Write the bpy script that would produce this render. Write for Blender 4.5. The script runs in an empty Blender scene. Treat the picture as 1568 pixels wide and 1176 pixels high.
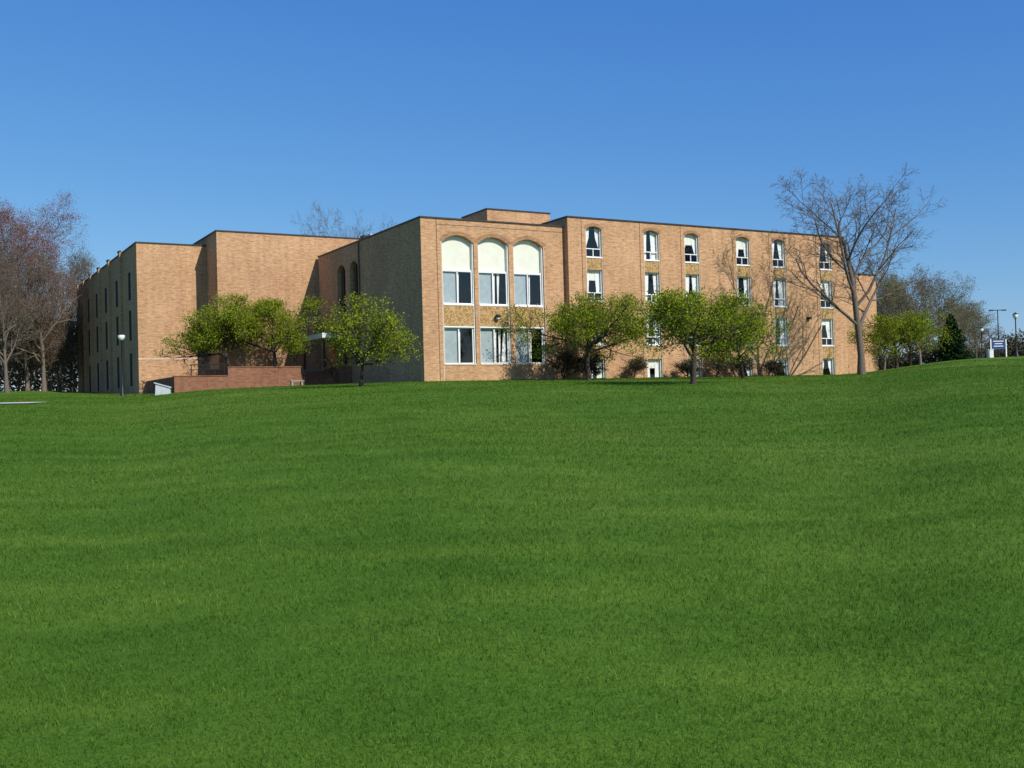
import bpy, math, random
import numpy as np
from mathutils import Vector, Matrix
random.seed(7); rng=np.random.default_rng(7)
scene=bpy.context.scene
F=1628.0
# ------------------------------------------------------------ helpers
def link(o,parent=None):
    scene.collection.objects.link(o)
    if parent is not None: o.parent=parent
    return o
def empty(name,loc=(0,0,0),rz=0):
    e=bpy.data.objects.new(name,None); e.location=loc; e.rotation_euler=(0,0,rz); e.empty_display_size=.5
    return link(e)
def mesh_np(name,V,Fc,mat,attr=None,parent=None,smooth=False):
    V=np.asarray(V,dtype=np.float32); Fc=np.asarray(Fc,dtype=np.int32); k=Fc.shape[1]
    m=bpy.data.meshes.new(name); m.vertices.add(len(V)); m.vertices.foreach_set('co',V.ravel())
    m.loops.add(Fc.size); m.loops.foreach_set('vertex_index',Fc.ravel())
    m.polygons.add(len(Fc)); m.polygons.foreach_set('loop_start',np.arange(0,Fc.size,k,dtype=np.int32))
    m.polygons.foreach_set('loop_total',np.full(len(Fc),k,dtype=np.int32))
    if smooth: m.polygons.foreach_set('use_smooth',np.ones(len(Fc),dtype=bool))
    m.update(calc_edges=True)
    if attr is not None:
        a=m.attributes.new('rnd','FLOAT','POINT'); a.data.foreach_set('value',np.asarray(attr,dtype=np.float32))
    m.materials.append(mat)
    return link(bpy.data.objects.new(name,m),parent)
class Acc:
    def __init__(s): s.v=[]; s.f=[]
    def box(s,x0,x1,y0,y1,z0,z1):
        b=len(s.v)
        s.v+= [(x0,y0,z0),(x1,y0,z0),(x1,y1,z0),(x0,y1,z0),(x0,y0,z1),(x1,y0,z1),(x1,y1,z1),(x0,y1,z1)]
        s.f+= [tuple(b+i for i in q) for q in ((0,3,2,1),(4,5,6,7),(0,1,5,4),(1,2,6,5),(2,3,7,6),(3,0,4,7))]
    def poly(s,pts):
        b=len(s.v); s.v+=list(pts); s.f.append(tuple(range(b,b+len(pts))))
    def cyl(s,p0,p1,r0,r1,n=10):
        p0=Vector(p0);p1=Vector(p1);d=(p1-p0).normalized()
        u=d.orthogonal().normalized();w=d.cross(u);b=len(s.v)
        for p,r in((p0,r0),(p1,r1)):
            for i in range(n):
                a=2*math.pi*i/n; s.v.append(tuple(p+u*(r*math.cos(a))+w*(r*math.sin(a))))
        for i in range(n): s.f.append((b+i,b+(i+1)%n,b+n+(i+1)%n,b+n+i))
        s.f.append(tuple(b+i for i in range(n))[::-1]); s.f.append(tuple(b+n+i for i in range(n)))
    def lathe(s,c,prof,n=16):
        b=len(s.v)
        for r,z in prof:
            for i in range(n):
                a=2*math.pi*i/n; s.v.append((c[0]+r*math.cos(a),c[1]+r*math.sin(a),c[2]+z))
        for j in range(len(prof)-1):
            for i in range(n): s.f.append((b+j*n+i,b+j*n+(i+1)%n,b+(j+1)*n+(i+1)%n,b+(j+1)*n+i))
    def obj(s,name,mat,parent=None,smooth=False):
        if not s.v: return None
        m=bpy.data.meshes.new(name); m.from_pydata(s.v,[],s.f); m.materials.append(mat); m.update()
        if smooth:
            for p in m.polygons: p.use_smooth=True
        return link(bpy.data.objects.new(name,m),parent)
def panel(name,outer,holes,mp,thick,mat,parent):
    cu=bpy.data.curves.new('tmp','CURVE'); cu.dimensions='2D'; cu.fill_mode='BOTH'; cu.extrude=thick/2
    for pl in [outer]+holes:
        sp=cu.splines.new('POLY'); sp.points.add(len(pl)-1); sp.use_cyclic_u=True
        for i,p in enumerate(pl): sp.points[i].co=(p[0],p[1],0,1)
    ob=bpy.data.objects.new('tmp',cu); scene.collection.objects.link(ob)
    bpy.context.view_layer.update()
    dg=bpy.context.evaluated_depsgraph_get()
    m=bpy.data.meshes.new_from_object(ob.evaluated_get(dg)); m.name=name
    bpy.data.objects.remove(ob); 
    for v in m.vertices: v.co=Vector(mp(v.co.x,v.co.y,v.co.z+thick/2))
    m.materials.clear(); m.materials.append(mat); m.update()
    for p in m.polygons: p.use_smooth=False
    return link(bpy.data.objects.new(name,m),parent)
def arch(x0,x1,z0,zs,zt,n=12):
    w=(x1-x0)/2; h=zt-zs; R=(w*w+h*h)/(2*h); cx=(x0+x1)/2; cz=zt-R
    a0=math.asin(w/R); pts=[(x0,z0),(x1,z0)]
    for i in range(n+1):
        a=a0-2*a0*i/n; pts.append((cx+R*math.sin(a),cz+R*math.cos(a)))
    return pts
# ------------------------------------------------------------ materials
class NT:
    def __init__(s,name):
        s.m=bpy.data.materials.new(name); s.m.use_nodes=True; s.t=s.m.node_tree; s.t.nodes.clear()
        s.out=s.n('ShaderNodeOutputMaterial')
    def n(s,t,**k):
        x=s.t.nodes.new(t)
        for a,b in k.items(): setattr(x,a,b)
        return x
    def l(s,a,b): s.t.links.new(a,b)
    def math(s,op,a,b=None):
        x=s.n('ShaderNodeMath',operation=op)
        for i,v in enumerate((a,b)):
            if v is None: continue
            if isinstance(v,(int,float)): x.inputs[i].default_value=v
            else: s.l(v,x.inputs[i])
        return x.outputs[0]
    def noise(s,vec,scale,detail=4,rough=.55):
        x=s.n('ShaderNodeTexNoise'); x.inputs['Scale'].default_value=scale; x.inputs['Detail'].default_value=detail; x.inputs['Roughness'].default_value=rough
        if vec is not None: s.l(vec,x.inputs['Vector'])
        return x.outputs['Fac']
    def ramp(s,fac,stops):
        r=s.n('ShaderNodeValToRGB'); e=r.color_ramp.elements
        while len(e)<len(stops): e.new(.5)
        for i,(p,c) in enumerate(stops): e[i].position=p; e[i].color=(c[0],c[1],c[2],1)
        s.l(fac,r.inputs[0]); return r.outputs[0]
    def mix(s,fac,a,b,mode='MIX'):
        x=s.n('ShaderNodeMix',data_type='RGBA',blend_type=mode)
        if isinstance(fac,(int,float)): x.inputs[0].default_value=fac
        else: s.l(fac,x.inputs[0])
        for v,i in((a,6),(b,7)):
            if isinstance(v,tuple): x.inputs[i].default_value=(*v[:3],1)
            else: s.l(v,x.inputs[i])
        return x.outputs[2]
    def vmul(s,vec,sc):
        x=s.n('ShaderNodeVectorMath',operation='MULTIPLY'); s.l(vec,x.inputs[0]); x.inputs[1].default_value=sc; return x.outputs[0]
    def bsdf(s,col,rough=.8,spec=.3,metal=0,bump=None,bs=.3,bd=.02):
        p=s.n('ShaderNodeBsdfPrincipled'); p.inputs['Roughness'].default_value=rough; p.inputs['Specular IOR Level'].default_value=spec; p.inputs['Metallic'].default_value=metal
        if isinstance(col,tuple): p.inputs['Base Color'].default_value=(*col,1)
        else: s.l(col,p.inputs['Base Color'])
        if bump is not None:
            b=s.n('ShaderNodeBump'); b.inputs['Strength'].default_value=bs; b.inputs['Distance'].default_value=bd
            s.l(bump,b.inputs['Height']); s.l(b.outputs[0],p.inputs['Normal'])
        s.l(p.outputs[0],s.out.inputs[0]); return p
def simple(name,col,rough=.7,var=.15,scale=4,spec=.3,metal=0):
    t=NT(name); tc=t.n('ShaderNodeTexCoord').outputs['Object']
    n=t.noise(tc,scale)
    c=t.ramp(n,[(.3,tuple(x*(1-var) for x in col)),(.7,tuple(min(1,x*(1+var)) for x in col))])
    t.bsdf(c,rough,spec,metal,bump=n,bs=.15); return t.m
def brick_mat(name,c1,c2,mort):
    t=NT(name); tc=t.n('ShaderNodeTexCoord').outputs['Object']
    s=t.n('ShaderNodeSeparateXYZ'); t.l(tc,s.inputs[0])
    a=t.math('ADD',s.outputs[0],s.outputs[1])
    c=t.n('ShaderNodeCombineXYZ'); t.l(a,c.inputs[0]); t.l(s.outputs[2],c.inputs[1])
    v=c.outputs[0]
    b=t.n('ShaderNodeTexBrick'); t.l(v,b.inputs['Vector'])
    b.inputs['Color1'].default_value=(*c1,1); b.inputs['Color2'].default_value=(*c2,1); b.inputs['Mortar'].default_value=(*mort,1)
    b.inputs['Scale'].default_value=1; b.inputs['Mortar Size'].default_value=.010; b.inputs['Brick Width'].default_value=.22; b.inputs['Row Height'].default_value=.078; b.inputs['Bias'].default_value=0
    n1=t.noise(t.vmul(v,(2.2,9,1)),1.0,5,.7)
    col=t.mix(1.0,b.outputs['Color'],t.ramp(n1,[(.3,(.60,.56,.54)),(.5,(1,1,1)),(.72,(1.25,1.23,1.2))]),'MULTIPLY')
    n2=t.noise(tc,.35,3)
    col=t.mix(1.0,col,t.ramp(n2,[(.3,(.9,.87,.84)),(.7,(1.08,1.07,1.06))]),'MULTIPLY')
    n3=t.noise(t.vmul(tc,(3,3,.25)),1.0,3)
    col=t.mix(1.0,col,t.ramp(n3,[(.35,(.9,.9,.9)),(.65,(1.04,1.04,1.04))]),'MULTIPLY')
    t.bsdf(col,.9,.1,bump=b.outputs['Fac'],bs=-.3,bd=.01); return t.m
M_brick=brick_mat('brick',(.55,.315,.165),(.42,.220,.112),(.45,.34,.225))
M_brickarch=brick_mat('brick_soldier_course',(.40,.205,.105),(.30,.15,.08),(.33,.24,.16))
M_redbrick=brick_mat('brick_red',(.27,.105,.06),(.20,.08,.045),(.26,.18,.13))
M_coping=simple('dark_metal_coping',(.035,.03,.027),.5)
M_stone=simple('limestone_trim',(.55,.46,.36),.8)
M_white=simple('white_frame_paint',(.78,.78,.76),.5,.04)
M_blind=simple('window_blind',(.82,.78,.66),.8,.05,2)
M_curt=simple('curtain',(.82,.81,.80),.9,.1,6)
M_blindgrey=simple('grey_blind',(.36,.41,.43),.8,.1,3)
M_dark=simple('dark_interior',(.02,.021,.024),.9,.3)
M_roof=simple('roof_gravel',(.2,.19,.17),.95,.2,20)
M_conc=simple('concrete',(.30,.27,.235),.9,.12,5)
M_path=simple('path_concrete',(.55,.53,.49),.9,.1,3)
M_metal=simple('black_painted_metal',(.02,.022,.022),.45,.1)
M_grey=simple('grey_enamel',(.42,.46,.48),.5,.08)
M_globe=simple('white_globe',(.8,.82,.82),.2,.02)
M_signblue=simple('blue_sign_paint',(.02,.05,.16),.5,.1)
M_joint=simple('control_joint',(.14,.085,.06),.9)
def gold():
    t=NT('tan_pebble_panel'); tc=t.n('ShaderNodeTexCoord').outputs['Object']
    v=t.n('ShaderNodeTexVoronoi'); v.inputs['Scale'].default_value=16; t.l(tc,v.inputs['Vector'])
    s=t.n('ShaderNodeSeparateColor'); t.l(v.outputs['Color'],s.inputs[0])
    c=t.ramp(s.outputs[0],[(0,(.20,.115,.04)),(.5,(.39,.235,.095)),(1,(.54,.37,.18))]); t.bsdf(c,.8,.2); return t.m
M_gold=gold()
def glass():
    t=NT('window_glass'); g=t.n('ShaderNodeBsdfGlossy'); g.inputs['Roughness'].default_value=.02; g.inputs['Color'].default_value=(.9,.95,1,1)
    tr=t.n('ShaderNodeBsdfTransparent'); tr.inputs[0].default_value=(.93,.95,.95,1)
    lw=t.n('ShaderNodeLayerWeight'); lw.inputs[0].default_value=.5
    f=t.math('ADD',t.math('MULTIPLY',t.math('POWER',lw.outputs['Facing'],4),.8),.06)
    mx=t.n('ShaderNodeMixShader')
    t.l(f,mx.inputs[0]); t.l(tr.outputs[0],mx.inputs[1]); t.l(g.outputs[0],mx.inputs[2]); t.l(mx.outputs[0],t.out.inputs[0]); return t.m
M_glass=glass()
def grasscol(t):
    p=t.n('ShaderNodeNewGeometry').outputs['Position']; p=t.vmul(p,(1,1,0))
    a=t.noise(t.vmul(p,(1,.6,1)),.11,4,.6); b=t.noise(t.vmul(p,(.55,1,1)),1.1,5,.6); c=t.noise(p,9,4,.7)
    base=t.ramp(a,[(.3,(.064,.150,.012)),(.5,(.086,.176,.017)),(.7,(.120,.200,.027))])
    m=t.ramp(b,[(.3,(.80,.85,.78)),(.5,(1,1,1)),(.68,(1.30,1.15,1.3))])
    col=t.mix(1,base,m,'MULTIPLY')
    s=t.noise(t.vmul(p,(.10,.9,1)),1.0,3,.5)     # faint mowing lanes
    col=t.mix(1,col,t.ramp(s,[(.35,(.90,.93,.9)),(.65,(1.10,1.06,1.08))]),'MULTIPLY')
    col=t.mix(1,col,t.ramp(c,[(.3,(.80,.84,.8)),(.5,(1,1,1)),(.75,(1.22,1.15,1.22))]),'MULTIPLY')
    return col
def ground_mat():
    t=NT('lawn_soil'); col=grasscol(t)
    col=t.mix(1,col,(.9,.9,.9),'MULTIPLY')
    p=t.n('ShaderNodeNewGeometry').outputs['Position']; f=t.noise(p,30,3,.7)
    t.bsdf(col,.9,.08,bump=f,bs=.6,bd=.03); return t.m
def blade_mat():
    t=NT('grass_blade'); col=grasscol(t)
    at=t.n('ShaderNodeAttribute',attribute_name='rnd').outputs['Fac']
    col=t.mix(1,col,t.ramp(at,[(0,(.82,.88,.8)),(.6,(1.12,1.10,1.08)),(.93,(1.4,1.25,1.4)),(1,(2.4,1.8,3.0))]),'MULTIPLY')
    d=t.n('ShaderNodeBsdfPrincipled'); d.inputs['Roughness'].default_value=.6; d.inputs['Specular IOR Level'].default_value=.15; t.l(col,d.inputs['Base Color'])
    tr=t.n('ShaderNodeBsdfTranslucent'); t.l(col,tr.inputs[0])
    mx=t.n('ShaderNodeMixShader'); mx.inputs[0].default_value=.38; t.l(d.outputs[0],mx.inputs[1]); t.l(tr.outputs[0],mx.inputs[2]); t.l(mx.outputs[0],t.out.inputs[0]); return t.m
def leaf_mat(name,stops,tl=.35):
    t=NT(name); at=t.n('ShaderNodeAttribute',attribute_name='rnd').outputs['Fac']
    col=t.ramp(at,stops); d=t.n('ShaderNodeBsdfDiffuse'); t.l(col,d.inputs[0])
    tr=t.n('ShaderNodeBsdfTranslucent'); t.l(col,tr.inputs[0])
    mx=t.n('ShaderNodeMixShader'); mx.inputs[0].default_value=tl; t.l(d.outputs[0],mx.inputs[1]); t.l(tr.outputs[0],mx.inputs[2]); t.l(mx.outputs[0],t.out.inputs[0]); return t.m
M_leaf=leaf_mat('spring_leaf',[(0,(.10,.14,.008)),(.45,(.23,.295,.02)),(1,(.40,.45,.045))],.42)
M_fir=leaf_mat('fir_needle',[(0,(.008,.025,.01)),(1,(.025,.06,.02))],.1)
M_redbud=leaf_mat('red_bud',[(0,(.14,.055,.045)),(1,(.34,.13,.10))],.2)
M_brownbud=leaf_mat('brown_bud',[(0,(.10,.07,.045)),(1,(.22,.165,.11))],.2)
M_greenbud=leaf_mat('green_bud',[(0,(.12,.13,.04)),(1,(.26,.26,.1))],.3)
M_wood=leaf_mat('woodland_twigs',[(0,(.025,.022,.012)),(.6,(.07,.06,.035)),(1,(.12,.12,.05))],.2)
M_bark=simple('bark_grey',(.13,.105,.085),.95,.3,12)
M_barkdark=simple('bark_dark',(.055,.042,.034),.95,.3,12)
M_barktan=simple('bark_tan',(.17,.13,.10),.95,.3,12)
# ------------------------------------------------------------ terrain
CA=np.array([-.62,-.48,-.41,-.352,-.30,-.25,-.16,-.082,0,.054,.15,.25,.32,.36,.42,.5,.62])
CW=np.array([42,41,38,29.5,34,35.5,37,38,36,35.3,33,31,30.2,38,49,51.5,55.])
CY=np.array([108,105,102,82,74.5,75,74,67.7,70.5,73,77,82,86,95,101,105,110.])
def hz0(X,Y):
    X=np.asarray(X,dtype=float);Y=np.asarray(Y,dtype=float)
    a=np.clip(X/np.maximum(Y,6),-.62,.62); yc=0;wc=0
    for d in(-.024,-.016,-.008,0,.008,.016,.024):
        yc=yc+np.interp(a+d,CA,CY)/7; wc=wc+np.interp(a+d,CA,CW)/7
    zc=wc*yc/F; s=np.clip(Y/yc,0,1); g=s*(1+.14*(1-s))
    z=-1.65+(zc+1.65)*g+np.clip(Y-yc,0,200)*.004
    fade=np.clip(s*4,0,1)*np.clip((1-s)*4,0,1)
    return z+fade*(.07*np.sin(X*.21+1)*np.sin(Y*.17)+.04*np.sin(X*.5+Y*.13)+.03*np.sin(Y*.43-X*.2))
xs=np.concatenate([[-3000,-1500,-700,-350,-200,-130],np.arange(-95,-30,1.25),np.arange(-30,30,.5),np.arange(30,96,1.25),[130,200,350,700,1500,3000]])
ys=np.concatenate([[-3000,-1200,-500,-200,-80,-30,-12],np.arange(-5,40,.5),np.arange(40,131,1.0),[140,160,200,300,600,1500,4000]])
GX,GY=np.meshgrid(xs,ys); GZ=hz0(GX,GY); nx=len(xs); ny=len(ys)
def hz(X,Y):
    X=np.asarray(X,dtype=float);Y=np.asarray(Y,dtype=float)
    i=np.clip(np.searchsorted(xs,X)-1,0,nx-2); j=np.clip(np.searchsorted(ys,Y)-1,0,ny-2)
    u=(X-xs[i])/(xs[i+1]-xs[i]); v=(Y-ys[j])/(ys[j+1]-ys[j])
    return GZ[j,i]*(1-u)*(1-v)+GZ[j,i+1]*u*(1-v)+GZ[j+1,i]*(1-u)*v+GZ[j+1,i+1]*u*v
def H(x,y): return float(hz(x,y))
V=np.stack([GX.ravel(),GY.ravel(),GZ.ravel()],1)
i,j=np.meshgrid(np.arange(nx-1),np.arange(ny-1)); b=(j*nx+i).ravel()
mesh_np('ground',V,np.stack([b,b+1,b+nx+1,b+nx],1),ground_mat(),smooth=True)
pts=[(-75,46.5),(-50,47.5),(-38,48.5),(-30,49.5),(-25,50.4),(-22.5,51.2)]
P=[]
for a,c in zip(pts[:-1],pts[1:]):
    for k in range(10): P.append((a[0]+(c[0]-a[0])*k/10,a[1]+(c[1]-a[1])*k/10))
V=[];Fc=[]
for k,(x,y) in enumerate(P):
    w=1.2
    for q in range(4):
        yy=y-w+2*w*q/3; V.append((x,yy,H(x,yy)+.05))
    if k:
        for q in range(3): Fc.append((4*k-4+q,4*k+q,4*k+q+1,4*k-3+q))
mesh_np('footpath',V,Fc,M_path)
def grass():
    yy=np.linspace(1.5,84,2000)
    dens=3800*np.maximum(yy/5,.8)**-1.6
    w=dens*(1.26*yy+6); cum=np.cumsum(w)*(yy[1]-yy[0]); N=int(cum[-1])
    Y=np.interp(rng.random(N)*cum[-1],cum,yy); X=(rng.random(N)*2-1)*(.63*Y+3)
    py_=np.interp(X,[p[0] for p in pts],[p[1] for p in pts])
    keep=~((X<-22.5)&(Y>py_-1.8)&(Y<py_+1.2))
    t=(X+5.59)*.868+(Y-68)*.497; s=-(X+5.59)*.497+(Y-68)*.868
    keep&=~((s>-.6)&(t>-.2)&(t<38)); keep&=~((s>12.9)&(t>-12.9)&(t<0))
    X=X[keep];Y=Y[keep];N=len(X); Z=hz(X,Y)-.003
    r=rng.random(N); clump=.5+.5*np.sin(X*1.9+np.sin(Y*2.3)*2)*np.sin(Y*1.6+np.sin(X*1.1)*2)
    h=.028*np.maximum(Y/5,1)**.22*(.5+.9*rng.random(N))*(.8+.4*clump)
    wd=.0032*np.maximum(Y/5,.8)**.85*(.7+.6*rng.random(N))
    az=rng.random(N)*2*np.pi; lean=(.3+.9*rng.random(N))*h; la=rng.random(N)*2*np.pi
    dx=np.cos(az)*wd/2;dy=np.sin(az)*wd/2;lx=np.cos(la)*lean;ly=np.sin(la)*lean
    v=np.zeros((N,5,3))
    v[:,0]=np.stack([X-dx,Y-dy,Z],1); v[:,1]=np.stack([X+dx,Y+dy,Z],1)
    v[:,2]=np.stack([X-dx*.8+lx*.35,Y-dy*.8+ly*.35,Z+h*.6],1); v[:,3]=np.stack([X+dx*.8+lx*.35,Y+dy*.8+ly*.35,Z+h*.6],1)
    v[:,4]=np.stack([X+lx,Y+ly,Z+h],1)
    b=np.arange(N)[:,None]*5
    f=np.concatenate([b+[0,1,3],b+[0,3,2],b+[2,3,4]],0)
    mesh_np('grass',v.reshape(-1,3),f,blade_mat(),attr=np.repeat(r,5))
grass()
# ------------------------------------------------------------ buildings
ANG=math.atan2(.497,.868); TD=Vector((.868,.497,0)); SD=Vector((-.497,.868,0)); A0=Vector((-5.59,68,0))
def W(t,s,z=0): return A0+TD*t+SD*s+Vector((0,0,z))
def bld(name): return empty(name,A0,ANG)
def fm(off): return lambda u,v,w:(u,off+w,v)
def sm(off): return lambda u,v,w:(off+w,u,v)
R=lambda x0,x1,z0,z1:[(x0,z0),(x1,z0),(x1,z1),(x0,z1)]
ZB=.4
B=bld('brick_dormitory_building')
top=12.10; CT=.1
bays=[(1.48,3.82),(4.13,6.47),(6.82,9.18)]
panel('front_wall',R(0,10.9,ZB,top),[arch(a,c,2.60,10.62,11.10) for a,c in bays],fm(0),.38,M_brick,B)
panel('side_wall',R(.38,19.3,ZB,top),[arch(10.95,12.6,3.2,10.35,10.85),arch(13.5,15.2,3.2,10.35,10.85)],sm(0),.38,M_brick,B)
fr=Acc();gl=Acc();bl=Acc();cu=Acc();gy=Acc();dk=Acc();gd=Acc();st=Acc();cp=Acc();jt=Acc();ab=Acc();rf=Acc();bw=Acc()
def band(x0,x1,zs,zt,th,y):
    o=arch(x0,x1,0,zs,zt,14)[2:]; cx=(x0+x1)/2
    w=(x1-x0)/2;h=zt-zs;Rr=(w*w+h*h)/(2*h);cz=zt-Rr
    oo=[(cx+(p[0]-cx)*(Rr+th)/Rr, cz+(p[1]-cz)*(Rr+th)/Rr) for p in o]
    for k in range(len(o)-1):
        ab.poly([(o[k][0],y,o[k][1]),(o[k+1][0],y,o[k+1][1]),(oo[k+1][0],y,oo[k+1][1]),(oo[k][0],y,oo[k][1])])
for a,c in bays: band(a-.03,c+.03,10.63,11.11,.24,-.006)
def bigwin(x0,x1,k):
    y=.24; w=x1-x0
    gl.poly([(x0,y+.03,2.6),(x1,y+.03,2.6),(x1,y+.03,11.2),(x0,y+.03,11.2)])
    for xx in(x0,x1-.07): fr.box(xx,xx+.07,.10,.36,2.66,10.9)
    gd.box(x0+.07,x1-.07,.08,.35,5.16,6.52)
    st.box(x0+.002,x1-.002,-.04,.36,2.601,2.70); fr.box(x0+.07,x1-.07,.06,.3,6.52,6.62); fr.box(x0+.07,x1-.07,.09,.3,5.07,5.157)
    bl.box(x0,x1,.36,.38,8.86,11.2)
    fr.box(x0+.07,x1-.07,y-.04,y+.06,8.80,8.87)
    xm=x0+w*.5
    for z0,z1 in((6.62,8.80),(2.70,5.07)):
        fr.box(xm-.035,xm+.035,y-.03,y+.05,z0,z1); 
        fr.box(x0+.07,x1-.07,y-.03,y+.05,z0+.002,z0+.06); fr.box(x0+.07,x1-.07,y-.03,y+.05,z1-.06,z1-.002)
        fr.box(x1-.16,x1-.072,y-.03,y+.05,z0+.06,z1-.06)
        gy.box(x0,xm,.36,.38,z0,z1)
        for q in range(2 if k==1 else 1):
            cx=xm+.10+q*.28+.05*k; cu.poly([(cx,.42,z0),(cx+.07,.42,z0),(cx+.12+.08*q,.42,z1),(cx,.42,z1)])
    if k==1:
        cu.poly([(x1-.55,.43,2.7),(x1-.2,.43,2.7),(x1-.2,.43,5.0),(x1-.35,.43,5.0)])
for k,(a,c) in enumerate(bays): bigwin(a,c,k)
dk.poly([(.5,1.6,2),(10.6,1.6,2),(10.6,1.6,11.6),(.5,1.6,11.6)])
jt.box(1.10,1.15,-.008,.002,1.0,top)
st.box(1.40,1.45,-.01,.003,1.0,10.62)
st.box(9.21,9.25,-.01,.003,2.6,10.62)
jt.box(1.16,10.9,-.006,.002,11.72,11.76)
cp.box(-.06,10.84,-.06,.40,top,top+CT); cp.box(-.06,.42,.40,19.36,top,top+CT)
bw.box(.38,10.9,18.9,19.28,ZB,top-.01)
rf.box(.38,10.9,.38,18.9,11.5,11.6)
gl.poly([(.25,10.9,3.2),(.25,15.3,3.2),(.25,15.3,10.9),(.25,10.9,10.9)])
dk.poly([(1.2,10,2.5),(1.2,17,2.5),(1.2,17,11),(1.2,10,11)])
for y0,y1 in((10.95,12.6),(13.5,15.2)):
    for z in(5.6,7.9): cp.box(.15,.3,y0,y1,z,z+.35)
    cp.box(.16,.28,(y0+y1)/2-.04,(y0+y1)/2+.04,3.2,10.7)
jt.cyl((-.06,10.57,2),(-.06,10.57,top-.05),.05,.05,8)
cn=Acc(); cn.box(-2.6,-.01,11.6,16.6,5.15,5.5); cn.obj('entry_canopy',M_white,B)
po=Acc()
for y in(11.9,16.3): po.box(-2.45,-2.3,y-.07,y+.07,3.0,5.149)
po.obj('canopy_posts',M_metal,B)
wt=12.72; wx0,wx1=10.9,37.6; cols=[13.09,18.09,21.80,26.78,30.47,35.48]; hw=.72
panel('wing_wall',R(wx0,wx1,ZB,wt),[arch(c-hw,c+hw,.9,11.98,12.22,8) for c in cols],fm(-.5),.38,M_brick,B)
panel('wing_side_wall',R(-.12,16,ZB,wt),[],lambda u,v,w:(wx0+w,u,v),.38,M_brick,B)
panel('wing_end_wall',R(-.12,16,ZB,wt),[],lambda u,v,w:(wx1-.38+w,u,v),.38,M_brick,B)
bw.box(wx0+.38,wx1-.38,15.6,15.98,ZB,wt-.01)
cp.box(wx0-.06,wx1+.06,-.56,-.10,wt,wt+CT); cp.box(wx0-.06,wx0+.42,-.10,16.05,wt,wt+CT); cp.box(wx1-.42,wx1+.06,-.10,16.05,wt,wt+CT)
rf.box(wx0+.38,wx1-.38,-.12,15.6,12.2,12.3)
rows=[(10.08,12.25),(7.0,9.18),(3.95,6.1),(1.62,2.92)]
Y0=-.5
for ci,c in enumerate(cols):
    x0,x1=c-hw,c+hw
    band(x0-.02,x1+.02,11.99,12.23,.2,Y0-.006)
    for xx in(x0,x1-.06): st.box(xx,xx+.06,Y0+.03,Y0+.34,.95,12.05)
    jt.box(c-1.08,c-1.03,Y0-.008,Y0+.002,1.0,wt)
    y=Y0+.2
    gl.poly([(x0,y+.03,1.2),(x1,y+.03,1.2),(x1,y+.03,12.3),(x0,y+.03,12.3)])
    for a,bz in((9.18,10.0),(6.1,6.92),(2.92,3.87)):
        gd.box(x0+.06,x1-.06,Y0+.07,Y0+.36,a,bz); fr.box(x0+.06,x1-.06,Y0+.02,Y0+.3,bz,bz+.08)
    for ri,(z0,z1) in enumerate(rows):
        h=z1-z0; zt=z0+h*(.27 if ri<3 else .0)
        fr.box(x0+.06,x0+.13,y-.03,y+.05,z0,z1); fr.box(x1-.13,x1-.06,y-.03,y+.05,z0,z1)
        if ri: fr.box(x0+.13,x1-.13,y-.03,y+.05,z1-.07,z1-.002)
        if ri<3:
            fr.box(x0+.13,x1-.13,y-.03,y+.05,zt-.03,zt+.03); fr.box(c-.025,c+.025,y-.03,y+.05,z0,zt-.03)
            fr.box(x0+.13,x1-.13,y-.03,y+.05,z0+.002,z0+.05)
        yc=Y0+.33
        lw=random.uniform(.38,.66); rw=random.uniform(.38,.6); dl=random.uniform(-.15,.05) if random.random()<.6 else random.uniform(-.3,.0)
        zb=zt if random.random()<.6 else z0
        cu.poly([(x0,yc,zb),(x0+max(.1,lw+dl),yc,zb),(x0+lw,yc,(zb+z1)/2),(x0+lw+.06,yc,z1),(x0,yc,z1)])
        cu.poly([(x1,yc+.01,zb),(x1-max(.1,rw+dl),yc+.01,zb),(x1-rw,yc+.01,(zb+z1)/2),(x1-rw-.06,yc+.01,z1),(x1,yc+.01,z1)])
        if random.random()<.35: bl.box(x0,x1,yc+.03,yc+.04,z1-h*random.uniform(.2,.5),z1)
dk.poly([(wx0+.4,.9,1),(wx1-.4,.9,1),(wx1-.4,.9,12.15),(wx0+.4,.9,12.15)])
pt,ps=8.95,7.4
ph=Acc(); ph.box(pt,pt+5.5,ps,ps+4.05,11.61,14.5); ph.obj('roof_penthouse',M_brick,B)
cp.box(pt-.05,pt+5.55,ps-.05,ps+4.1,14.5,14.6)
vt=Acc(); vt.box(.5,.9,10.9,11.5,11.6,12.65); vt.obj('roof_vent',M_metal,B)
vt=Acc(); vt.box(.95,1.4,10.7,11.3,11.6,12.75); vt.obj('roof_vent_cap',M_grey,B)
wl=Acc(); wl.lathe((5.45,-.12,5.75),[(.0,.22),(.14,.2),(.2,.1),(.2,.02),(.12,0)],14); wl.box(5.38,5.52,-.1,.09,5.85,5.95); wl.obj('wall_light_hood',M_metal,B)
wl=Acc(); wl.lathe((5.45,-.12,5.60),[(0,0),(.11,.04),(.14,.14)],12); wl.obj('wall_light_lens',M_globe,B)
wl=Acc(); wl.box(33.2,33.5,-.75,-.501,6.0,6.2); wl.obj('wing_wall_light',M_metal,B)
ex=Acc(); ex.box(37.62,48.6,6,18,ZB,10.8); ex.obj('east_extension',M_brick,B); cp.box(37.62,48.66,5.94,18.05,10.8,10.9)
ms=19.6
bw.box(-8.0,6.0,ms,ms+10,ZB,13.8); cp.box(-8.06,6.06,ms-.06,ms+10.05,13.8,13.9)
lx0=-8.0-5.31; ls=ms+3.2
bw.box(lx0,-8.002,ls,ls+31.3,ZB,13.1); cp.box(lx0-.06,-8.0-.002,ls-.06,ls+31.35,13.1,13.2)
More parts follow.
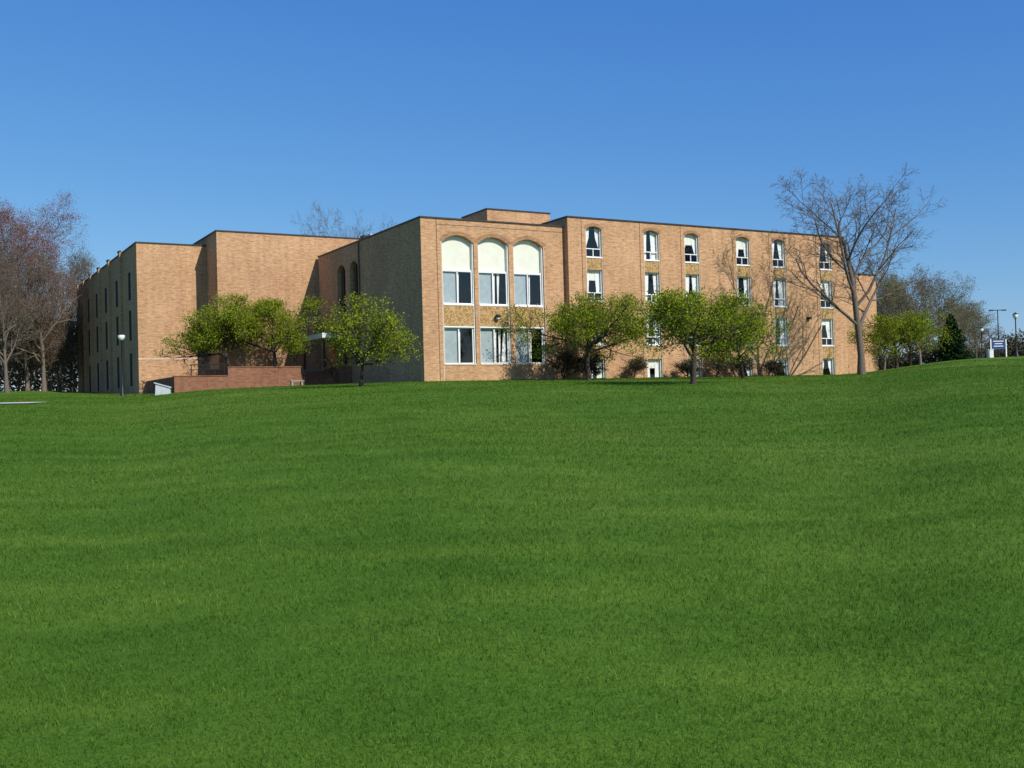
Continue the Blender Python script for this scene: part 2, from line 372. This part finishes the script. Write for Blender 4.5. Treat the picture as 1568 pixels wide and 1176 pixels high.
st.box(lx0-.02,-8.01,ls-.03,ls,4.15,4.25)
for s in(6.1,11.6,16.9,21.9,26.4,30.3):
    bw.box(lx0-.20,lx0-.002,ls+s,ls+s+.7,ZB,13.25); cp.box(lx0-.25,lx0-.061,ls+s-.05,ls+s+.75,13.25,13.35)
for s in(2.6,8.4,13.9,19.0,23.9,28):
    for z0,z1 in((2.2,4.8),(5.8,8.2),(9.0,11.2)):
        dk.box(lx0-.012,lx0-.003,ls+s,ls+s+.9,z0,z1)
bw.obj('rear_block_walls',M_brick,B)
for acc,nm,mt in((fr,'window_frames',M_white),(gl,'window_glass',M_glass),(bl,'blinds',M_blind),(cu,'curtains',M_curt),(gy,'grey_blinds',M_blindgrey),(dk,'interior',M_dark),(gd,'spandrel_panels',M_gold),(st,'stone_trim',M_stone),(cp,'roof_coping',M_coping),(jt,'wall_joints',M_joint),(ab,'arch_bands',M_brickarch),(rf,'roof',M_roof)):
    acc.obj(nm,mt,B)
T=bld('brick_terrace_wall')
a=Acc(); a.box(-9.1,-3.8,13,13.35,.4,3.1); a.box(-9.1,-8.75,13.35,19.58,.4,3.1); a.box(-3.8-.35,-3.8,13.35,15.2,.4,3.1)
a.box(-12.8,-9.102,13,13.3,.4,2.5); a.box(-12.8,-12.5,13.3,22.7,.4,2.5); a.box(-.9,-.02,12.6,15.2,.4,3.1); a.obj('retaining_walls',M_redbrick,T)
a=Acc(); a.box(-8.75,-3.8-.35,13.35,19.59,.4,3.0); a.box(-3.8,-.002,15.2,19.59,.4,3.0); a.obj('terrace_floor',M_roof,T)
a=Acc()
for k in range(8): a.box(-3.79,-.91,12.8+k*.3,15.19,.4+k*.001,1.65+.17*k)
a.obj('steps',M_redbrick,T)
a=Acc(); a.box(-9.15,-3.75,12.95,13.4,3.1,3.16); a.box(-12.85,-9.15,12.95,13.35,2.5,2.56); a.obj('wall_cap',M_redbrick,T)
a=Acc()
for x in(-11.6,-10.8,-10,-9.3): a.cyl((x,13.15,2.5),(x,13.15,3.3),.03,.03,6)
a.cyl((-11.7,13.15,3.3),(-9.2,13.15,3.35),.035,.035,6); a.cyl((-11.7,13.15,2.95),(-9.2,13.15,2.98),.025,.025,6)
for x in(-8.3,-7,-5.7,-4.4): a.cyl((x,13.15,3.1),(x,13.15,3.75),.025,.025,6)
a.cyl((-8.4,13.15,3.75),(-4.3,13.15,3.75),.03,.03,6)
for x in(-3.6,-1.1):
    a.cyl((x,12.7,2.5),(x,15.1,3.95),.035,.035,6)
    for y,z in((12.8,1.6),(13.9,2.2),(15.0,2.9)): a.cyl((x,y,z),(x,y,z+.98),.03,.03,6)
a.obj('railing',M_metal,T)
Bn=empty('concrete_bench',W(-4.6,11.6,0),ANG); q=W(-4.6,11.6); zg=H(q.x,q.y)
a=Acc(); a.box(-.5,.5,-.2,.2,zg+.34,zg+.42); a.box(-.42,-.3,-.16,.16,zg-.1,zg+.339); a.box(.3,.42,-.16,.16,zg-.1,zg+.339); a.obj('seat_and_legs',M_conc,Bn)
px,py=-.3275*72,72; zg=H(px,py)
U=empty('utility_box',(px,py,zg),.25)
a=Acc(); v=[(-.55,-.4,-.15),(.45,-.4,-.15),(.45,.4,-.15),(-.55,.4,-.15),(-.5,-.38,.75),(.42,-.38,.45),(.42,.38,.45),(-.5,.38,.75)]
a.v=v; a.f=[(0,1,5,4),(1,2,6,5),(2,3,7,6),(3,0,4,7),(4,5,6,7)]; a.obj('cabinet',M_grey,U)
a=Acc(); a.v=[(-.6,-.45,.76),(.48,-.45,.42),(.48,.45,.42),(-.6,.45,.76),(-.6,-.45,.84),(.5,-.45,.5),(.5,.45,.5),(-.6,.45,.84)]; a.f=[(0,3,2,1),(4,5,6,7),(0,1,5,4),(1,2,6,5),(2,3,7,6),(3,0,4,7)]; a.obj('sloping_lid',M_grey,U)
# ------------------------------------------------------------ lamps & sign
def lamp(k,Y,h,name='street_lamp'):
    x=k*Y; z=H(x,Y); e=empty(name,(x,Y,z))
    a=Acc(); a.lathe((0,0,0),[(.2,-.2),(.2,.12),(.12,.2),(.09,.7),(.06,.8),(.045,h-.6),(.09,h-.55),(.09,h-.5)],12); a.obj('post',M_metal,e,True)
    a=Acc(); a.lathe((0,0,h-.5),[(.09,0),(.2,.1),(.25,.25),(.22,.38)],16); a.obj('globe',M_globe,e,True)
    a=Acc(); a.lathe((0,0,h-.12),[(.26,0),(.2,.08),(.06,.13),(.03,.22),(0,.24)],16); a.obj('cap',M_metal,e,True)
lamp(-.3665,74,4.4); lamp(.4755,100,4.1); lamp(.443,125,4.2)
e=empty('campus_sign',(.4585*103,103,H(.4585*103,103)),.15)
a=Acc(); a.box(-.85,-.75,-.05,.05,-.2,1.75); a.box(.75,.85,-.05,.05,-.2,1.75); a.obj('posts',M_white,e)
a=Acc(); a.box(-.748,.748,-.04,.04,.75,1.75); a.obj('blue_board',M_signblue,e)
a=Acc(); 
for k,wd in enumerate((.55,.4,.5)): a.box(-wd,wd,-.046,-.041,1.52-.24*k,1.59-.24*k)
a.obj('lettering',M_white,e)
e=empty('light_mast',(.459*140,140,H(.459*140,140)))
a=Acc(); a.cyl((0,0,-.3),(0,0,7.2),.09,.06,8); a.cyl((-.9,0,7.2),(.9,0,7.2),.05,.05,6); a.box(-1.1,-.6,-.15,.15,7.1,7.25); a.box(.6,1.1,-.15,.15,7.1,7.25); a.obj('mast',M_metal,e)
e=empty('utility_cabinet',(.4505*102,102,H(.4505*102,102)))
a=Acc(); a.box(-.25,.25,-.2,.2,-.1,.75); a.box(-.28,.28,-.23,.23,.751,.82); a.obj('cabinet',M_white,e)
# ------------------------------------------------------------ trees
def tube(V,Fc,pts,rad,n):
    prev=None
    for i,p in enumerate(pts):
        d=(pts[min(i+1,len(pts)-1)]-pts[max(i-1,0)]).normalized()
        u=d.cross(Vector((.31,.17,.93)))
        if u.length<1e-3: u=d.orthogonal()
        u.normalize(); w=d.cross(u); b=len(V)
        for k in range(n):
            a=2*math.pi*k/n; V.append(p+u*(rad[i]*math.cos(a))+w*(rad[i]*math.sin(a)))
        if prev is not None:
            for k in range(n): Fc.append((prev+k,prev+(k+1)%n,b+(k+1)%n,b+k))
        prev=b
def rotdir(d,ang,az):
    u=d.orthogonal().normalized(); w=d.cross(u)
    return (d*math.cos(ang)+(u*math.cos(az)+w*math.sin(az))*math.sin(ang)).normalized()
def grow(V,Fc,tips,p,d,L,r,lev,P,rnd):
    ns=[7,6,5,4,3,3][lev]; n=[8,6,5,4,3,3][lev]; mx=P['lev']
    pts=[p.copy()];q=p.copy();dd=d.copy();rad=[r]; rend=r*(P.get('tap',.35) if lev<mx else .4)
    if lev==0: rad[0]=r*1.35
    for i in range(ns):
        jit=P['jit']*(P.get('tj',.5) if lev==0 else 1)
        dd=(dd+Vector((rnd.gauss(0,jit),rnd.gauss(0,jit),rnd.gauss(0,jit*.7)+P['up'][lev]))).normalized()
        q=q+dd*(L/ns); pts.append(q.copy()); rad.append(r+(rend-r)*(i+1)/ns)
    tube(V,Fc,pts,rad,n)
    if lev>=mx-1:
        for i in range(1,len(pts)): tips.append(pts[i])
    if lev>=mx: return
    nc=P['n'][lev]; f0=P['f0'] if lev==0 else .18
    for c in range(nc):
        f=f0+(1-f0)*((c+rnd.random())/nc); x=f*ns; i=min(int(x),ns-1); fr_=x-i
        pp=pts[i].lerp(pts[i+1],fr_); rr=rad[i]+(rad[i+1]-rad[i])*fr_
        dloc=(pts[i+1]-pts[i]).normalized()
        a=P['ang'][lev]*rnd.uniform(.75,1.25); cd=rotdir(dloc,a,c*2.4+rnd.uniform(-.5,.5)+lev)
        cl=L*P['ratio'][lev]*(1.15-.55*f)*rnd.uniform(.75,1.2)
        grow(V,Fc,tips,pp,cd,cl,max(rr*.62,P['rmin']),lev+1,P,rnd)
BARE=dict(lev=4,n=[13,8,6,5],ang=[.75,.75,.8,.8],ratio=[.62,.55,.5,.5],up=[.02,.10,.05,.03,.02],jit=.13,f0=.18,rmin=.014)
BARE5=dict(lev=5,n=[10,7,6,5,3],ang=[.72,.7,.75,.8,.8],ratio=[.8,.56,.5,.52,.55],up=[.05,.11,.06,.03,.02,.01],jit=.14,tj=.3,f0=.27,rmin=.011)
THICK=dict(lev=4,n=[12,7,5,4],ang=[.6,.7,.8,.8],ratio=[.9,.5,.5,.5],up=[.02,.10,.05,.03,.02],jit=.16,f0=.03,rmin=.012)
CRAB=dict(lev=4,n=[10,9,6,4],ang=[1.15,.85,.85,.8],ratio=[1.6,.52,.5,.5],up=[.02,.05,.05,.03,.0],jit=.19,f0=.40,rmin=.012)
def leafquads(C,size,rg,stretch=1.0):
    N=len(C); n=rg.normal(size=(N,3)); n/=np.linalg.norm(n,axis=1)[:,None]
    r=rg.normal(size=(N,3)); u=np.cross(n,r); u/=np.linalg.norm(u,axis=1)[:,None]; w=np.cross(n,u)
    s=size*(.6+.8*rg.random(N))[:,None]; u=u*s*stretch*.5; w=w*s*.5
    v=np.stack([C-u,C-w*.8,C+u,C+w*.8],1).reshape(-1,3)
    return v,np.arange(N*4).reshape(N,4)
def tree(name,x,y,height,width,P,bark,seed,leafm=None,nleaf=0,lsize=.1,spread=.2,r=.2,lean=(0,0),zbase=None,topbias=False,parent=None):
    z=H(x,y) if zbase is None else zbase
    e=empty(name,(x,y,z-.05),random.random()*6.28 if not any(lean) else 0)
    if parent: e.parent=parent
    rnd=random.Random(seed); rg=np.random.default_rng(seed)
    V=[];Fc=[];tips=[]
    h0=height*(.75 if P is not CRAB else .42)
    grow(V,Fc,tips,Vector((0,0,0)),Vector((lean[0],lean[1],1)).normalized(),h0,r,0,P,rnd)
    V=np.array([tuple(v) for v in V]); Tp=np.array([tuple(t) for t in tips])
    q=np.percentile(np.hypot(Tp[:,0],Tp[:,1]),95); sx=width/2/q; sz=height/np.percentile(Tp[:,2],99)
    def tf(A):
        k=np.clip(A[:,2:3]/(height*.25),0,1)
        A=A*np.concatenate([1+(sx-1)*k,1+(sx-1)*k,np.full_like(k,sz)],1)
        if P is CRAB:
            zz=A[:,2]/height; zz=np.where(zz>.75,.75+.25*np.tanh((zz-.75)/.25),zz)
            A[:,2]=zz*height
        return A
    V=tf(V); Tp=tf(Tp)
    mesh_np('trunk_and_limbs',V,Fc,bark,parent=e,smooth=True)
    if nleaf:
        if P is CRAB: Tp=Tp[Tp[:,2]>height*.25]
        nc=nleaf//9; idx=rg.integers(0,len(Tp),nc); C=Tp[idx]
        if topbias:
            k=rg.random(nc)<np.clip((C[:,2]/height-.25)*1.8,0.12,1); C=C[k]
        cv=.25+.5*rg.random(len(C))
        cc=np.repeat(C,9,0)+rg.normal(size=(len(C)*9,3))*spread*np.array([1,1,.7]); 
        rv=np.clip(np.repeat(cv,9)+rg.normal(size=len(cc))*.18,0,1)
        v,f=leafquads(cc,lsize,rg); mesh_np('leaves' ,v,f,leafm,attr=np.repeat(rv,4),parent=e)
    return e
def crab(x,y,h,w,seed,nl=11000,zb=None,name='crabapple_tree',r=.15,lean=(0,0)):
    tree(name,x,y,h,w,CRAB,M_barkdark,seed,M_leaf,nl,.10,.25,r,lean,zb)
crab(-20.4,77.0,5.5,8.0,11,23000,3.0,lean=(-.10,0))
crab(-17.4,78.4,5.4,7.8,12,22000,3.0,lean=(.08,0))
crab(-8.5,60,5.5,5.6,13,9500,r=.12)
crab(5.0,69.3,5.6,9.0,14,23000)
crab(9.8,57.5,5.1,7.4,16,20000)
crab(14.8,68,4.7,5.6,17,10500,r=.11)
crab(32.6,90,4.9,7.2,18,16000)
crab(36.4,97,4.6,5.0,19,7000)
tree('bare_maple_tree',25.0,76,14.6,12.8,BARE5,M_bark,37,None,0,r=.24,lean=(.01,0))
for k,(a,Y,h,w,sd,lm,nl) in enumerate([(-.50,98,17,12,41,M_brownbud,14000),(-.456,104,18.3,13,42,M_redbud,48000),(-.425,118,16.5,10,43,M_brownbud,14000),(-.44,100,13,8,44,M_brownbud,12000),(-.475,92,11,7,45,M_brownbud,9000),(-.53,110,20,12,46,M_redbud,24000),(-.407,132,17,8,47,M_greenbud,9000),(-.485,122,19.5,13,48,M_redbud,40000)]):
    tree('bare_tree',a*Y,Y,h,w,BARE,M_barktan if k%2 else M_bark,sd,lm,nl,.085,.34,r=.2,topbias=True)
TH=empty('woodland_undergrowth')
for k in range(20):
    a=-.57+.0085*k+random.uniform(-.004,.004); Y=random.uniform(98,116)
    if a>-.435: Y=random.uniform(106,124)
    tree('shrub_%d'%k,a*Y,Y,random.uniform(6,10),random.uniform(6,8),THICK,M_barktan,200+k,M_brownbud,7000,.10,.35,r=.08,parent=TH)
# distant belt of woods closing the horizon (one object)
def belt(name,segs,n,seed,mat):
    rg=np.random.default_rng(seed); C=[];A=[]
    for (x0,y0,x1,y1,h) in segs:
        m=int(n*math.hypot(x1-x0,y1-y0)); u=rg.random(m)
        X=x0+(x1-x0)*u+rg.normal(size=m)*.5; Yy=y0+(y1-y0)*u+rg.normal(size=m)*3
        d=u*math.hypot(x1-x0,y1-y0)
        hh=h*(.72+.16*np.sin(d*.55+seed)+.10*np.sin(d*1.7+2)+.07*np.sin(d*3.9))
        v=rg.random(m)**.85; Z=hz(X,Yy)+v*hh*(1+.10*rg.normal(size=m))
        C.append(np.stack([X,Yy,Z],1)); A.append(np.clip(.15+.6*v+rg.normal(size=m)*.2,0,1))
    C=np.concatenate(C);A=np.concatenate(A)
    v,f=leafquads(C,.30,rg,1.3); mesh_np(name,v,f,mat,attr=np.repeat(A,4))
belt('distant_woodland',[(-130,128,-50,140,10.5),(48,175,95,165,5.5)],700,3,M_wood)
tree('bare_tree',-.157*112,112,19.6,9,BARE,M_bark,51,M_brownbud,1500,.08,.3,r=.2)
tree('bare_tree',-.13*118,118,18.6,7,BARE,M_bark,52,M_brownbud,1500,.08,.3,r=.2)
for a,Y,h,w,sd,lm in[(.362,118,11.5,8,61,M_greenbud),(.385,130,12.5,9,62,M_brownbud),(.40,140,12,9,63,M_greenbud),(.35,135,12.5,8,64,M_brownbud),(.42,150,9.5,8,65,M_greenbud),(.437,160,9,7,66,M_brownbud)]:
    tree('bare_tree',a*Y,Y,h,w,BARE,M_barktan,sd,lm,9000,.11,.35,r=.18)
for t,s,h,w,sd in((9.6,-1.5,2.0,2.8,81),(11.4,-2.0,1.7,2.4,82),(15.3,-1.7,1.5,2.6,86),(20.0,-1.8,1.3,2.2,84),(22.6,-1.9,1.5,2.6,83),(24.8,-1.8,1.6,2.8,85),(28.4,-1.8,1.2,2.0,87)):
    p=W(t,s); tree('bare_shrub',p.x,p.y,h,w,THICK,M_barkdark,sd,M_wood,2600,.07,.16,r=.04)
def fir(x,y,h,w,seed):
    e=empty('fir_tree',(x,y,H(x,y)-.05)); rg=np.random.default_rng(seed)
    a=Acc(); a.cyl((0,0,0),(0,0,h*.95),.14,.02,8); a.obj('trunk',M_barkdark,e)
    C=[]
    for k in range(260):
        f=(k/260); z=.25+f*(h-.3); Rr=w/2*(1-f)**.8*rg.uniform(.7,1.15); az=k*2.4+rg.uniform(-.3,.3)
        for q in np.linspace(.15,1,14):
            for _ in range(3):
                C.append((math.cos(az)*Rr*q+rg.normal()*.07,math.sin(az)*Rr*q+rg.normal()*.07,z-.28*Rr*q+.15*Rr*q*q+rg.normal()*.05))
    v,f=leafquads(np.array(C),.15,rg,1.5); mesh_np('needles',v,f,M_fir,attr=np.repeat(rg.random(len(C)),4),parent=e)
fir(.4145*105,105,4.7,4.0,71)
# ------------------------------------------------------------ light, sky, camera
sv=Vector((.705*math.cos(math.radians(38)),-.709*math.cos(math.radians(38)),math.sin(math.radians(38))))
sl=bpy.data.lights.new('sun','SUN'); sl.energy=5.0; sl.angle=math.radians(.5); sl.color=(1,.95,.86)
so=bpy.data.objects.new('sun',sl); so.rotation_euler=sv.to_track_quat('Z','Y').to_euler(); link(so)
wd=bpy.data.worlds.new('World'); scene.world=wd; wd.use_nodes=True; nt=wd.node_tree
bg=nt.nodes['Background']; sk=nt.nodes.new('ShaderNodeTexSky'); sk.sky_type='NISHITA'; sk.sun_disc=False
sk.sun_elevation=math.radians(38); sk.sun_rotation=math.atan2(.705,-.709); sk.air_density=1.0; sk.dust_density=.3; sk.ozone_density=2.5
sp=nt.nodes.new('ShaderNodeSeparateColor'); cb=nt.nodes.new('ShaderNodeCombineColor'); nt.links.new(sk.outputs[0],sp.inputs[0])
for i,(g,c) in enumerate(((1.20,.72),(.86,.78),(.43,.90))):
    m1=nt.nodes.new('ShaderNodeMath'); m1.operation='MULTIPLY'; m1.inputs[1].default_value=.1; nt.links.new(sp.outputs[i],m1.inputs[0])
    m2=nt.nodes.new('ShaderNodeMath'); m2.operation='POWER'; m2.inputs[1].default_value=g; nt.links.new(m1.outputs[0],m2.inputs[0])
    m3=nt.nodes.new('ShaderNodeMath'); m3.operation='MULTIPLY'; m3.inputs[1].default_value=c*10; nt.links.new(m2.outputs[0],m3.inputs[0])
    nt.links.new(m3.outputs[0],cb.inputs[i])
nt.links.new(cb.outputs[0],bg.inputs[0]); bg.inputs[1].default_value=.1
cam=bpy.data.cameras.new('camera'); cam.sensor_width=36; cam.lens=36*F/1568; cam.clip_end=6000; cam.clip_start=.1
co=bpy.data.objects.new('camera',cam); co.matrix_world=Matrix.Rotation(math.radians(90+1.056),4,'X')@Matrix.Rotation(-.028,4,'Z'); link(co)
scene.camera=co
scene.view_settings.view_transform='Standard'; scene.view_settings.look='None'; scene.view_settings.exposure=0
